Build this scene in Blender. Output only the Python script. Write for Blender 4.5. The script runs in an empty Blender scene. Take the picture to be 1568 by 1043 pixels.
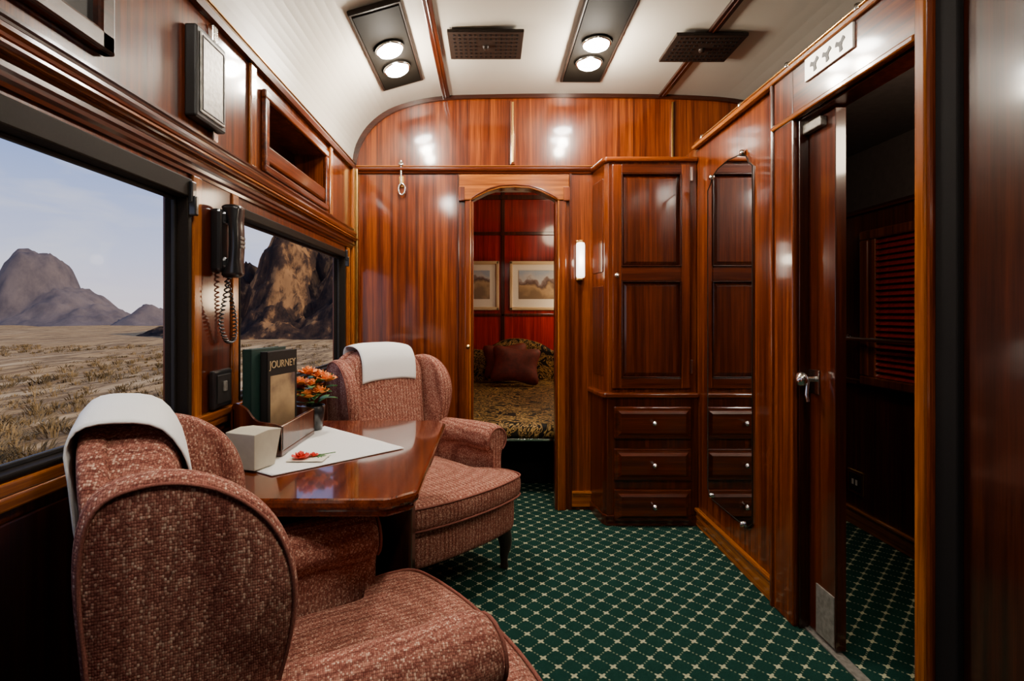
import bpy, bmesh, math, random
from mathutils import Vector, noise, Matrix
random.seed(4)
S = bpy.context.scene
COL = S.collection
R = math.radians

# ---------------------------------------------------------------- materials
def newmat(name):
    m = bpy.data.materials.new(name); m.use_nodes = True
    nt = m.node_tree
    return m, nt, nt.nodes['Principled BSDF']

def N(nt, t, **kw):
    n = nt.nodes.new(t)
    for k, v in kw.items():
        if k.startswith('i_'):
            n.inputs[k[2:].replace('_', ' ')].default_value = v
        else:
            setattr(n, k, v)
    return n

def ramp(nt, fac, stops):
    r = nt.nodes.new('ShaderNodeValToRGB')
    e = r.color_ramp.elements
    while len(e) < len(stops): e.new(0.5)
    for i, (p, c) in enumerate(stops):
        e[i].position = p
        e[i].color = (c[0], c[1], c[2], 1)
    nt.links.new(fac, r.inputs['Fac'])
    return r

def coords(nt, scale=(1, 1, 1), rot=(0, 0, 0)):
    tc = nt.nodes.new('ShaderNodeTexCoord')
    mp = nt.nodes.new('ShaderNodeMapping')
    mp.inputs['Scale'].default_value = scale
    mp.inputs['Rotation'].default_value = rot
    nt.links.new(tc.outputs['Object'], mp.inputs['Vector'])
    return mp.outputs['Vector']

def wood(name, c1, c2, c3, axis='z', rough=.28, coat=.75, crough=.10, stripe=38):
    m, nt, b = newmat(name)
    k = {'x': 0, 'y': 1, 'z': 2}[axis]
    s1 = [stripe]*3; s1[k] = .7
    s2 = [190]*3; s2[k] = 6
    n1 = N(nt, 'ShaderNodeTexNoise', i_Scale=1.0, i_Detail=4.0, i_Roughness=.65, i_Distortion=.25)
    nt.links.new(coords(nt, s1), n1.inputs['Vector'])
    n2 = N(nt, 'ShaderNodeTexNoise', i_Scale=1.0, i_Detail=3.0)
    nt.links.new(coords(nt, s2), n2.inputs['Vector'])
    r = ramp(nt, n1.outputs['Fac'], [(.34, c1), (.5, c2), (.66, c3)])
    r2 = ramp(nt, n2.outputs['Fac'], [(.35, (.5, .42, .42)), (.62, (1, 1, 1))])
    mx = N(nt, 'ShaderNodeMixRGB', blend_type='MULTIPLY'); mx.inputs['Fac'].default_value = .7
    nt.links.new(r.outputs['Color'], mx.inputs['Color1']); nt.links.new(r2.outputs['Color'], mx.inputs['Color2'])
    nt.links.new(mx.outputs['Color'], b.inputs['Base Color'])
    b.inputs['Roughness'].default_value = rough
    b.inputs['Coat Weight'].default_value = coat
    b.inputs['Coat Roughness'].default_value = crough
    b.inputs['Specular IOR Level'].default_value = .22
    bp = N(nt, 'ShaderNodeBump', i_Strength=.05, i_Distance=.002)
    nt.links.new(n2.outputs['Fac'], bp.inputs['Height']); nt.links.new(bp.outputs['Normal'], b.inputs['Normal'])
    return m

def plain(name, c, rough=.5, metal=0, coat=0, bump=0, bscale=200, var=.12, spec=.5):
    m, nt, b = newmat(name)
    n = N(nt, 'ShaderNodeTexNoise', i_Scale=float(bscale), i_Detail=3.0)
    nt.links.new(coords(nt), n.inputs['Vector'])
    lo = tuple(max(0, v*(1-var)) for v in c); hi = tuple(min(1, v*(1+var)) for v in c)
    r = ramp(nt, n.outputs['Fac'], [(.3, lo), (.7, hi)])
    nt.links.new(r.outputs['Color'], b.inputs['Base Color'])
    b.inputs['Roughness'].default_value = rough
    b.inputs['Metallic'].default_value = metal
    b.inputs['Coat Weight'].default_value = coat
    b.inputs['Specular IOR Level'].default_value = spec
    if bump:
        bp = N(nt, 'ShaderNodeBump', i_Strength=bump, i_Distance=.002)
        nt.links.new(n.outputs['Fac'], bp.inputs['Height']); nt.links.new(bp.outputs['Normal'], b.inputs['Normal'])
    return m

def emit(name, c, s):
    m = bpy.data.materials.new(name); m.use_nodes = True
    nt = m.node_tree; b = nt.nodes['Principled BSDF']
    b.inputs['Base Color'].default_value = (*c, 1)
    b.inputs['Emission Color'].default_value = (*c, 1)
    b.inputs['Emission Strength'].default_value = s
    return m

WC = ((.048, .0062, .0005), (.125, .0205, .0012), (.225, .049, .003))
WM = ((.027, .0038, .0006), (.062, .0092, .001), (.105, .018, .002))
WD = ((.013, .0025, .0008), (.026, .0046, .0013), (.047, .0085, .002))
WO = ((.15, .034, .002), (.27, .072, .005), (.39, .117, .010))
wood_v = wood('mahogany_vertical', *WC, 'z')
wood_y = wood('mahogany_along_y', *WC, 'y')
wood_x = wood('mahogany_along_x', *WC, 'x')
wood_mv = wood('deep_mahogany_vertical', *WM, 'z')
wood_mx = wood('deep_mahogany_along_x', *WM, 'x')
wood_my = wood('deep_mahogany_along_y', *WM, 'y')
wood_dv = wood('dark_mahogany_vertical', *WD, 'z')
wood_dy = wood('dark_mahogany_along_y', *WD, 'y')
wood_dx = wood('dark_mahogany_along_x', *WD, 'x')
trim_z = wood('honey_trim_vertical', *WO, 'z', rough=.25, stripe=40)
trim_y = wood('honey_trim_along_y', *WO, 'y', rough=.25, stripe=40)
trim_x = wood('honey_trim_along_x', *WO, 'x', rough=.25, stripe=40)
table_wood = wood('table_mahogany', (.070, .010, .002), (.12, .020, .003), (.18, .034, .005), 'y', rough=.2, coat=1, crough=.06)
red_wood = wood('bedroom_red_mahogany', (.20, .006, .002), (.34, .012, .004), (.46, .022, .006), 'z')

black = plain('black_plastic', (.010, .010, .011), .28, coat=.3)
black_matte = plain('black_enamel', (.014, .012, .011), .5, spec=.3)
frame_dark = plain('window_frame_bronze', (.012, .008, .005), .6, spec=.10)
dark_bronze = plain('dark_bronze', (.018, .011, .008), .5, spec=.15)
housing_mat = plain('lamp_housing_dark', (.005, .004, .003), .7, spec=.03)
chrome = plain('chrome', (.75, .74, .72), .14, metal=1, var=.02)
brass = plain('brass', (.80, .48, .14), .22, metal=1, var=.05)
brass_dark = plain('aged_brass', (.42, .25, .07), .3, metal=1)
white_cloth = plain('white_linen', (.80, .79, .77), .85, bump=.3, bscale=700, var=.05)
ceil_mat = plain('cream_ceiling_paint', (.47, .435, .37), .42, bscale=3, var=.03)
leg_mat = wood('ebonised_leg', (.010, .005, .004), (.016, .008, .006), (.025, .010, .008), 'z')
dark_void = plain('shadow_gap_black', (.005, .004, .004), .8, spec=.1)
mirror_mat = plain('mirror_silver', (.88, .88, .88), .010, metal=1, var=0)
paper = plain('cream_paper', (.50, .45, .34), .7, bscale=40, var=.04)
sign_mat = plain('sign_silver', (.70, .67, .60), .35, metal=.3, var=.05)
silver_plate = plain('brushed_plate', (.26, .24, .21), .4, metal=.5, bscale=60, var=.3, bump=.4)
grey_uph = plain('grey_wall_lining', (.060, .048, .045), .6, bscale=30, spec=.2)
leaf = plain('leaf_green', (.04, .13, .02), .5)
petal_o = plain('petal_orange', (.85, .24, .03), .55, bscale=60, var=.3)
petal_r = plain('petal_red', (.70, .035, .02), .55, bscale=60, var=.3)
gold_frame = plain('gilt_frame', (.66, .48, .26), .4, metal=.4)
mat_board = plain('mat_board', (.78, .72, .6), .8, var=.03)
book_green = plain('book_green', (.012, .035, .028), .45)
sconce_glow = emit('frosted_glass_lit', (1, .93, .82), 3.5)
bulb_glow = emit('halogen_lit', (1, .95, .86), 180)

def MATH(nt):
    def M(op, a, c=None, d=None):
        n = N(nt, 'ShaderNodeMath', operation=op)
        for i, q in enumerate((a, c, d)):
            if q is None: continue
            if isinstance(q, (int, float)): n.inputs[i].default_value = q
            else: nt.links.new(q, n.inputs[i])
        return n.outputs[0]
    return M

def carpet_mat():
    m, nt, b = newmat('green_lattice_carpet')
    v = coords(nt, (1/.066,)*3, (0, 0, R(45)))
    sp = N(nt, 'ShaderNodeSeparateXYZ'); nt.links.new(v, sp.inputs[0])
    M = MATH(nt)
    def near(a, w): return M('LESS_THAN', M('PINGPONG', a, .5), w)
    x, y = sp.outputs[0], sp.outputs[1]
    dash = lambda a: M('LESS_THAN', M('PINGPONG', M('MULTIPLY', a, 5.0), .5), .24)
    lx = M('MULTIPLY', near(x, .042), dash(y))
    ly = M('MULTIPLY', near(y, .042), dash(x))
    knot = M('MULTIPLY', near(x, .09), near(y, .09))
    cross = M('MAXIMUM', M('MULTIPLY', near(x, .055), near(y, .20)), M('MULTIPLY', near(y, .055), near(x, .20)))
    k = M('MAXIMUM', M('MAXIMUM', M('MULTIPLY', lx, .42), M('MULTIPLY', ly, .42)), M('MAXIMUM', knot, cross))
    n = N(nt, 'ShaderNodeTexNoise', i_Scale=420.0, i_Detail=2.0)
    nt.links.new(coords(nt), n.inputs['Vector'])
    r = ramp(nt, n.outputs['Fac'], [(.3, (.002, .013, .010)), (.7, (.006, .038, .028))])
    r2 = ramp(nt, n.outputs['Fac'], [(.3, (.20, .21, .12)), (.7, (.48, .47, .31))])
    mx = N(nt, 'ShaderNodeMixRGB')
    nt.links.new(k, mx.inputs['Fac']); nt.links.new(r.outputs[0], mx.inputs[1]); nt.links.new(r2.outputs[0], mx.inputs[2])
    nt.links.new(mx.outputs[0], b.inputs['Base Color'])
    b.inputs['Roughness'].default_value = .95
    b.inputs['Specular IOR Level'].default_value = .1
    bp = N(nt, 'ShaderNodeBump', i_Strength=.5, i_Distance=.004)
    nt.links.new(n.outputs['Fac'], bp.inputs['Height']); nt.links.new(bp.outputs['Normal'], b.inputs['Normal'])
    return m
carpet = carpet_mat()

def fabric_mat():
    m, nt, b = newmat('rose_brown_tweed')
    vo = N(nt, 'ShaderNodeTexVoronoi', i_Scale=1.0, i_Randomness=.35)
    nt.links.new(coords(nt, (320, 320, 240), (0, 0, R(14))), vo.inputs['Vector'])
    sp = N(nt, 'ShaderNodeSeparateColor'); nt.links.new(vo.outputs['Color'], sp.inputs[0])
    cell = ramp(nt, sp.outputs[0], [(.05, (.26, .085, .060)), (.45, (.37, .145, .102)), (.78, (.49, .225, .155)), (.97, (.70, .46, .33))])
    edge = ramp(nt, vo.outputs['Distance'], [(.3, (1, 1, 1)), (.75, (.32, .24, .24))])
    mx = N(nt, 'ShaderNodeMixRGB', blend_type='MULTIPLY'); mx.inputs['Fac'].default_value = .85
    nt.links.new(cell.outputs[0], mx.inputs[1]); nt.links.new(edge.outputs[0], mx.inputs[2])
    st = N(nt, 'ShaderNodeTexWave', wave_type='BANDS', bands_direction='X', i_Scale=17.0, i_Distortion=.3)
    nt.links.new(coords(nt), st.inputs['Vector'])
    rs = ramp(nt, st.outputs['Fac'], [(.1, (.58, .46, .46)), (.55, (1, 1, 1))])
    mx2 = N(nt, 'ShaderNodeMixRGB', blend_type='MULTIPLY'); mx2.inputs['Fac'].default_value = .8
    nt.links.new(mx.outputs[0], mx2.inputs[1]); nt.links.new(rs.outputs[0], mx2.inputs[2])
    nt.links.new(mx2.outputs[0], b.inputs['Base Color'])
    b.inputs['Roughness'].default_value = .92
    b.inputs['Specular IOR Level'].default_value = .12
    bp = N(nt, 'ShaderNodeBump', i_Strength=.45, i_Distance=.002, invert=True)
    nt.links.new(vo.outputs['Distance'], bp.inputs['Height']); nt.links.new(bp.outputs['Normal'], b.inputs['Normal'])
    return m
fabric = fabric_mat()
piping_mat = plain('piping_cord', (.21, .072, .052), .9, bscale=400, var=.3, bump=.4, spec=.1)

def damask_mat():
    m, nt, b = newmat('gold_black_damask')
    n = N(nt, 'ShaderNodeTexNoise', i_Scale=9.0, i_Detail=1.5, i_Distortion=2.4)
    nt.links.new(coords(nt), n.inputs['Vector'])
    r = ramp(nt, n.outputs['Fac'], [(.42, (.006, .004, .002)), (.455, (.40, .23, .06)), (.49, (.010, .007, .003)), (.53, (.010, .007, .003)), (.545, (.46, .27, .08)), (.58, (.32, .18, .05)), (.60, (.008, .005, .003)), (.66, (.008, .005, .003)), (.68, (.3, .17, .05))])
    nt.links.new(r.outputs[0], b.inputs['Base Color'])
    b.inputs['Roughness'].default_value = .65
    b.inputs['Specular IOR Level'].default_value = .2
    return m
damask = damask_mat()
cushion_red = plain('dark_red_velvet', (.12, .012, .005), .7, bscale=25, var=.3)

def painting_mat(name, z0, z1):
    m, nt, b = newmat(name)
    tc = N(nt, 'ShaderNodeTexCoord'); sp = N(nt, 'ShaderNodeSeparateXYZ')
    nt.links.new(tc.outputs['Object'], sp.inputs[0])
    n = N(nt, 'ShaderNodeTexNoise', i_Scale=6.0, i_Detail=6.0)
    nt.links.new(tc.outputs['Object'], n.inputs['Vector'])
    mr = N(nt, 'ShaderNodeMapRange'); mr.inputs['From Min'].default_value = z0; mr.inputs['From Max'].default_value = z1
    nt.links.new(sp.outputs[2], mr.inputs['Value'])
    ad = N(nt, 'ShaderNodeMath', operation='MULTIPLY_ADD'); ad.inputs[1].default_value = 1.3; ad.inputs[2].default_value = -.65
    nt.links.new(n.outputs['Fac'], ad.inputs[0])
    ad2 = N(nt, 'ShaderNodeMath', operation='ADD')
    nt.links.new(mr.outputs[0], ad2.inputs[0]); nt.links.new(ad.outputs[0], ad2.inputs[1])
    r = ramp(nt, ad2.outputs[0], [(.1, (.20, .13, .07)), (.35, (.42, .28, .14)), (.5, (.10, .06, .05)), (.62, (.24, .18, .17)), (.7, (.50, .50, .50)), (.95, (.34, .42, .53))])
    nt.links.new(r.outputs[0], b.inputs['Base Color'])
    b.inputs['Roughness'].default_value = .4
    return m

def glass_mat():
    m = bpy.data.materials.new('window_glass'); m.use_nodes = True
    nt = m.node_tree; nt.nodes.clear()
    o = N(nt, 'ShaderNodeOutputMaterial'); t = N(nt, 'ShaderNodeBsdfTransparent'); g = N(nt, 'ShaderNodeBsdfGlossy')
    g.inputs['Roughness'].default_value = .02
    mx = N(nt, 'ShaderNodeMixShader'); mx.inputs[0].default_value = .004
    nt.links.new(t.outputs[0], mx.inputs[1]); nt.links.new(g.outputs[0], mx.inputs[2]); nt.links.new(mx.outputs[0], o.inputs[0])
    return m
glass = glass_mat()

# ---------------------------------------------------------------- mesh helpers
def empty(name, loc=(0, 0, 0), rz=0):
    e = bpy.data.objects.new(name, None); COL.objects.link(e)
    e.location = loc; e.rotation_euler = (0, 0, rz); e.empty_display_size = .1
    return e

def mk(name, vs, fs, mat, parent=None, smooth=False, bevel=0, subsurf=0, solid=0, midx=None):
    me = bpy.data.meshes.new(name)
    me.from_pydata([tuple(v) for v in vs], [], fs)
    for m in (mat if isinstance(mat, list) else [mat]): me.materials.append(m)
    if midx:
        for p, i in zip(me.polygons, midx): p.material_index = i
    bm = bmesh.new(); bm.from_mesh(me)
    bmesh.ops.recalc_face_normals(bm, faces=bm.faces); bm.to_mesh(me); bm.free()
    if smooth:
        for p in me.polygons: p.use_smooth = True
    ob = bpy.data.objects.new(name, me); COL.objects.link(ob)
    if parent: ob.parent = parent
    if solid:
        md = ob.modifiers.new('sol', 'SOLIDIFY'); md.thickness = solid
    if bevel:
        md = ob.modifiers.new('bev', 'BEVEL'); md.width = bevel; md.segments = 2; md.limit_method = 'ANGLE'; md.angle_limit = R(35)
    if subsurf:
        md = ob.modifiers.new('sub', 'SUBSURF'); md.levels = subsurf; md.render_levels = subsurf
    return ob

def boxes(name, lst, mat, bevel=0, parent=None):
    vs, fs = [], []
    for (x0, x1, y0, y1, z0, z1) in lst:
        b = len(vs)
        vs += [(x0, y0, z0), (x1, y0, z0), (x1, y1, z0), (x0, y1, z0), (x0, y0, z1), (x1, y0, z1), (x1, y1, z1), (x0, y1, z1)]
        fs += [tuple(b+i for i in f) for f in ((0, 3, 2, 1), (4, 5, 6, 7), (0, 1, 5, 4), (1, 2, 6, 5), (2, 3, 7, 6), (3, 0, 4, 7))]
    return mk(name, vs, fs, mat, parent, bevel=bevel)

def extr(name, pts, axis, a0, a1, mat, parent=None, bevel=0, smooth=False):
    def P(p, a):
        return {'x': (a, p[0], p[1]), 'y': (p[0], a, p[1]), 'z': (p[0], p[1], a)}[axis]
    n = len(pts)
    vs = [P(p, a0) for p in pts]+[P(p, a1) for p in pts]
    fs = [tuple(range(n)), tuple(range(2*n-1, n-1, -1))]+[(i, (i+1) % n, (i+1) % n+n, i+n) for i in range(n)]
    return mk(name, vs, fs, mat, parent, smooth=smooth, bevel=bevel)

def crom(pts, k=6, closed=True):
    out = []; n = len(pts)
    rng = range(n) if closed else range(n-1)
    for i in rng:
        if closed: p0, p1, p2, p3 = pts[i-1], pts[i], pts[(i+1) % n], pts[(i+2) % n]
        else: p0, p1, p2, p3 = pts[max(i-1, 0)], pts[i], pts[i+1], pts[min(i+2, n-1)]
        for j in range(k):
            t = j/k
            out.append(tuple(.5*((2*b)+(-a+c)*t+(2*a-5*b+4*c-d)*t*t+(-a+3*b-3*c+d)*t**3) for a, b, c, d in zip(p0, p1, p2, p3)))
    if not closed: out.append(tuple(pts[-1]))
    return out

def pad(name, outline, thick, fn, mat, parent=None, e=.4, er=None, n=9, k=5, c=None):
    er = er or e
    o = crom(outline, k)
    if c is None:
        c = (sum(p[0] for p in o)/len(o), sum(p[1] for p in o)/len(o))
    m = len(o); vs = [fn(c[0], c[1], -thick/2)]; fs = []
    for j in range(1, n):
        ph = -math.pi/2+math.pi*j/n
        r = max(math.cos(ph), 0)**er; t = math.copysign(abs(math.sin(ph))**e, math.sin(ph))*thick/2
        for p in o: vs.append(fn(c[0]+(p[0]-c[0])*r, c[1]+(p[1]-c[1])*r, t))
    vs.append(fn(c[0], c[1], thick/2))
    for i in range(m): fs.append((0, 1+(i+1) % m, 1+i))
    for j in range(n-2):
        for i in range(m):
            a = 1+j*m+i; b = 1+j*m+(i+1) % m
            fs.append((a, b, b+m, a+m))
    last = len(vs)-1
    for i in range(m): fs.append((1+(n-2)*m+i, 1+(n-2)*m+(i+1) % m, last))
    return mk(name, vs, fs, mat, parent, smooth=True, subsurf=1)

def grid(name, f, nu, nv, mat, parent=None, solid=0, sub=0, closed_u=False, caps=False):
    vs = [f(i/(nu if closed_u else nu-1), j/(nv-1)) for j in range(nv) for i in range(nu)]
    fs = []
    for j in range(nv-1):
        for i in range(nu if closed_u else nu-1):
            a = j*nu+i; b = j*nu+(i+1) % nu
            fs.append((a, b, b+nu, a+nu))
    if caps:
        fs.append(tuple(range(nu))); fs.append(tuple((nv-1)*nu+i for i in range(nu)))
    return mk(name, vs, fs, mat, parent, smooth=True, solid=solid, subsurf=sub)

def tube(name, pts, r, mat, parent=None, res=4, cyclic=False):
    cu = bpy.data.curves.new(name, 'CURVE'); cu.dimensions = '3D'
    sp = cu.splines.new('POLY'); sp.points.add(len(pts)-1)
    for q, p in zip(sp.points, pts): q.co = (*p, 1)
    sp.use_cyclic_u = cyclic
    cu.bevel_depth = r; cu.bevel_resolution = res; cu.use_fill_caps = True
    cu.materials.append(mat)
    ob = bpy.data.objects.new(name, cu); COL.objects.link(ob)
    if parent: ob.parent = parent
    return ob

def lathe(name, prof, mat, loc=(0, 0, 0), axis='z', n=20, parent=None):
    def f(u, v):
        r, h = prof[min(int(round(v*(len(prof)-1))), len(prof)-1)]
        a = u*2*math.pi
        p = {'z': (r*math.cos(a), r*math.sin(a), h), 'y': (r*math.cos(a), h, r*math.sin(a)), 'x': (h, r*math.cos(a), r*math.sin(a))}[axis]
        return (loc[0]+p[0], loc[1]+p[1], loc[2]+p[2])
    return grid(name, f, n, len(prof), mat, parent, closed_u=True, caps=True)

XL, XR, XO, YB, YF = -.84, 1.18, 2.08, 3.28, -1.3   # room planes

# ---------------------------------------------------------------- shell
boxes('floor', [(-.9, 2.14, YF-.05, YB+.06, -.06, 0), (-.9, 2.14, YB+.06, 5.85, -.06, 0)], carpet)

prof = crom([(-.84, 2.10), (-.815, 2.23), (-.73, 2.36), (-.58, 2.46), (-.33, 2.52), (0, 2.535), (.6, 2.54), (1.2, 2.53), (1.55, 2.50), (1.82, 2.42), (2.0, 2.28), (2.08, 2.10)], 5, closed=False)
outer = [(x + (-.05 if x < .6 else .05)*(abs(x-.62)/1.46)**3, z+.05) for x, z in prof]
extr('ceiling', prof+outer[::-1], 'y', YF-.05, YB+.06, ceil_mat)
def ceil_z(x):
    for a, b in zip(prof, prof[1:]):
        if a[0] <= x <= b[0] and b[0] > a[0]: return a[1]+(b[1]-a[1])*(x-a[0])/(b[0]-a[0])
    return 2.53

W1 = (.15, 1.475); W2 = (1.775, 3.07); WZ = (.91, 1.525)
wl = [(-.90, XL, YF, YB, 0, WZ[0]), (-.90, XL, YF, YB, WZ[1], 1.62),
      (-.90, XL, YF, W1[0], *WZ), (-.90, XL, W1[1], W2[0], *WZ), (-.90, XL, W2[1], YB, *WZ),
      (-1.04, XL, YF, 2.0, 1.62, 2.12), (-1.04, XL, 2.70, YB, 1.62, 2.12),
      (-1.04, XL, 2.0, 2.70, 1.62, 1.745), (-1.04, XL, 2.0, 2.70, 1.995, 2.12), (-1.04, -1.0, 2.0, 2.70, 1.745, 1.995)]
boxes('wall_left', wl, wood_v)
dx0, dx1 = -.112, .412
arch = [(dx0, 1.885), (dx0+.03, 1.905), (dx0+.10, 1.94), (.06, 1.962), (.15, 1.968), (.24, 1.962), (dx1-.10, 1.94), (dx1-.03, 1.905), (dx1, 1.885)]
outl = [(dx0, 0)]+arch+[(dx1, 0), (2.08, 0)]+[(x, z) for x, z in prof[::-1]]+[(-.84, 0)]
extr('wall_back', outl, 'y', YB, YB+.06, wood_v)
boxes('wall_right', [(XR, XR+.08, 2.05, YB, 0, 2.15), (XR, XR+.08, 1.455, 2.05, 1.94, 2.15)], wood_v)
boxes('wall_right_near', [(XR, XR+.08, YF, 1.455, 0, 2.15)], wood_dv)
boxes('wall_rear', [(-.9, 2.14, YF-.06, YF, 0, 2.56)], wood_dv)
boxes('wall_outer', [(XO, XO+.06, YF, YB, 0, 2.12)], wood_mv)
boxes('trim_1', [(XO-.012, XO, YF, YB, 1.78, 2.10)], grey_uph)
boxes('trim_2', [(XO-.025, XO, YF, YB, 1.755, 1.78), (XO-.02, XO, YF, YB, .80, .83)], wood_my, .004)
boxes('wall_side_cabin_end', [(XR+.08, XO, YB-.012, YB, 0, 1.77)], wood_mv)
boxes('wall_side_cabin_end_lining', [(XR+.08, XO, YB-.01, YB, 1.77, 2.1)], grey_uph)
boxes('ceiling_side_cabin', [(XR+.08, XO, YF, YB, 2.10, 2.125)], grey_uph)
boxes('baseboard_outer', [(XO-.015, XO, YF, YB-.01, 0, .09), (XO-.022, XO, YF, YB-.01, .085, .10)], trim_y, .004)

boxes('baseboard_right', [(XR-.016, XR, 2.21, 3.03, 0, .085), (XR-.024, XR, 2.21, 3.03, .085, .105), (XR-.02, XR, YF, 1.34, 0, .09)], trim_y, .005)
boxes('baseboard_back', [(.50, .63, YB-.018, YB, .02, .10), (.50, .63, YB-.026, YB, .10, .118), (-.84, -.19, YB-.018, YB, 0, .11)], trim_x, .005)
boxes('baseboard_left', [(XL, XL+.018, YF, YB, 0, .11)], trim_y, .005)

def mold_left(name, z0, z1, d, mat, y0=YF, y1=YB):
    h = z1-z0
    p = [(XL, z0), (XL+d*.35, z0), (XL+d*.45, z0+h*.18), (XL+d*.75, z0+h*.3), (XL+d*.78, z0+h*.5), (XL+d, z0+h*.62), (XL+d, z0+h*.85), (XL+d*.6, z1), (XL, z1)]
    return extr(name, p, 'y', y0, y1, mat)
mold_left('trim_3', 1.588, 1.632, .024, wood_my)
mold_left('trim_4', 1.632, 1.655, .042, trim_y)
mold_left('trim_4b', 1.655, 1.688, .036, wood_y)
mold_left('trim_5', 1.688, 1.715, .022, wood_my)
extr('trim_6', [(XL, 2.075), (XL+.02, 2.075), (XL+.024, 2.095), (XL+.014, 2.115), (XL, 2.118)], 'y', YF, YB, wood_my)
tube('ceiling_edge_bead', [(XL+.012, YF+.01, 2.122), (XL+.012, YB-.01, 2.122)], .004, brass_dark)
boxes('trim_7', [(XL, XL+.014, 1.495, 1.54, WZ[0]-.1, 1.588), (XL, XL+.014, 1.72, 1.765, WZ[0]-.1, 1.588), (XL, XL+.02, 3.225, 3.28, 0, 2.08), (XL, XL+.014, 3.12, 3.17, .8, 1.588),
                 (XL, XL+.012, 1.86, 1.905, 1.715, 2.075), (XL, XL+.012, 2.79, 2.83, 1.715, 2.075)], trim_z, .005)
boxes('trim_7b', [(XL, XL+.008, 1.54, 1.72, WZ[0]-.0, 1.588)], wood_mv, .003)
boxes('trim_8', [(XL, XL+.014, YF, 2.9, .86, .885), (XL, XL+.022, 1.50, YB, .885, .908), (XL, XL+.010, YF, 1.50, .885, .908)], trim_y, .004)
boxes('wainscot_left', [(XL, XL+.010, YF, YB, .12, .84)], wood_dv, .004)  # dark wainscot panelling below the left windows
boxes('trim_9', [(-.825, -.80, YB-.035, YB, 0, 2.08)], brass_dark, .006)

def mold_back(name, x0, x1, z0, z1, d, mat, y=YB):
    h = z1-z0
    p = [(y, z0), (y-d*.4, z0), (y-d*.5, z0+h*.3), (y-d*.85, z0+h*.45), (y-d, z0+h*.7), (y-d, z1), (y, z1)]
    return extr(name, p, 'x', x0, x1, mat)
mold_back('trim_10', -.82, .64, 2.055, 2.090, .03, wood_mx)
mold_back('trim_11', -.82, .64, 2.090, 2.102, .02, trim_x)
boxes('trim_12', [(.125, .155, YB-.014, YB, 2.108, 2.50), (1.10, 1.125, YB-.014, YB, 2.11, 2.50)], wood_v, .005)
boxes('trim_12b', [(.134, .146, YB-.02, YB-.014, 2.12, 2.49), (1.107, 1.118, YB-.02, YB-.014, 2.12, 2.49)], brass, .002)
inner = [(.62+(x-.62)*.985, z-.022) for x, z in prof]
extr('trim_13', prof+inner[::-1], 'y', YB-.02, YB, wood_dx)
boxes('trim_14', [(-.20, -.188, YB-.006, YB, 0, 2.055), (.485, .50, YB-.012, YB, 0, 2.055)], wood_mv, .002)

def rib(name, x):
    z = ceil_z(x)
    boxes(name, [(x-.022, x+.022, YF, YB-.02, z-.014, z+.01)], wood_dy, .004)
    tube(name+'_bead', [(x, YF+.01, z-.014), (x, YB-.03, z-.014)], .004, wood_dy)
rib('trim_15', -.265); rib('trim_16', 1.05)

def vent(x0, x1, y0, y1):
    e = empty('ceiling_vent'); z = ceil_z((x0+x1)/2)-.016
    boxes('plate', [(x0, x1, y0, y1, z-.010, z+.006)], dark_bronze, .003, e)
    nx, ny = 13, 7
    holes = []
    for i in range(nx):
        for j in range(ny):
            if abs(i-6) < 2 and abs(j-3) < 2: continue
            hx = x0+.03+(x1-x0-.06)*i/(nx-1); hy = y0+.03+(y1-y0-.06)*j/(ny-1)
            holes.append((hx-.004, hx+.004, hy-.006, hy+.006, z-.0125, z-.009))
    boxes('perforations', holes, dark_void, 0, e)
    lathe('knob', [(.0, -.012), (.012, -.012), (.016, 0), (.016, .004)], dark_bronze, ((x0+x1)/2, (y0+y1)/2, z-.012), parent=e)
vent(-.20, .16, 2.49, 2.76); vent(.88, 1.22, 2.52, 2.79)

def fixture(xc, y0, y1, lights, tilt, power, w=.115):
    z = ceil_z(xc)-.006
    e = empty('ceiling_spotlight', (xc, 0, z)); e.rotation_euler = (0, tilt, 0)
    boxes('housing', [(-w, w, y0, y1, -.02, .002)], dark_bronze, .005, e)
    boxes('inset', [(-w+.012, w-.012, y0+.02, y1-.02, -.024, -.018)], housing_mat, .003, e)
    for ly in lights:
        lathe('lamp_ring', [(.054, -.019), (.068, -.022), (.070, -.036), (.064, -.042), (.058, -.034)], chrome, (0, ly, 0), parent=e, n=28)
        lathe('bulb', [(.0, -.066), (.034, -.061), (.055, -.050), (.064, -.028)], bulb_glow, (0, ly, 0), parent=e, n=24)
        ld = bpy.data.lights.new('lamp', 'POINT'); ld.energy = power; ld.color = (1, .87, .70)
        ld.shadow_soft_size = .035
        lo = bpy.data.objects.new('lamp', ld); COL.objects.link(lo); lo.parent = e; lo.location = (0, ly, -.13)
    return e
fixture(.515, 2.20, 3.05, [2.58, 2.78], 0, 20)
fixture(-.485, 2.22, 2.98, [2.54, 2.74], R(-16), 19)
fixture(.515, .05, .9, [.35, .55], 0, 9)  # unseen fixture added behind the camera to light the near armchair
fixture(-.485, .05, .9, [.45, .65], R(-16), 2)  # its dimmer partner, also added out of view for the near armchair

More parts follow.
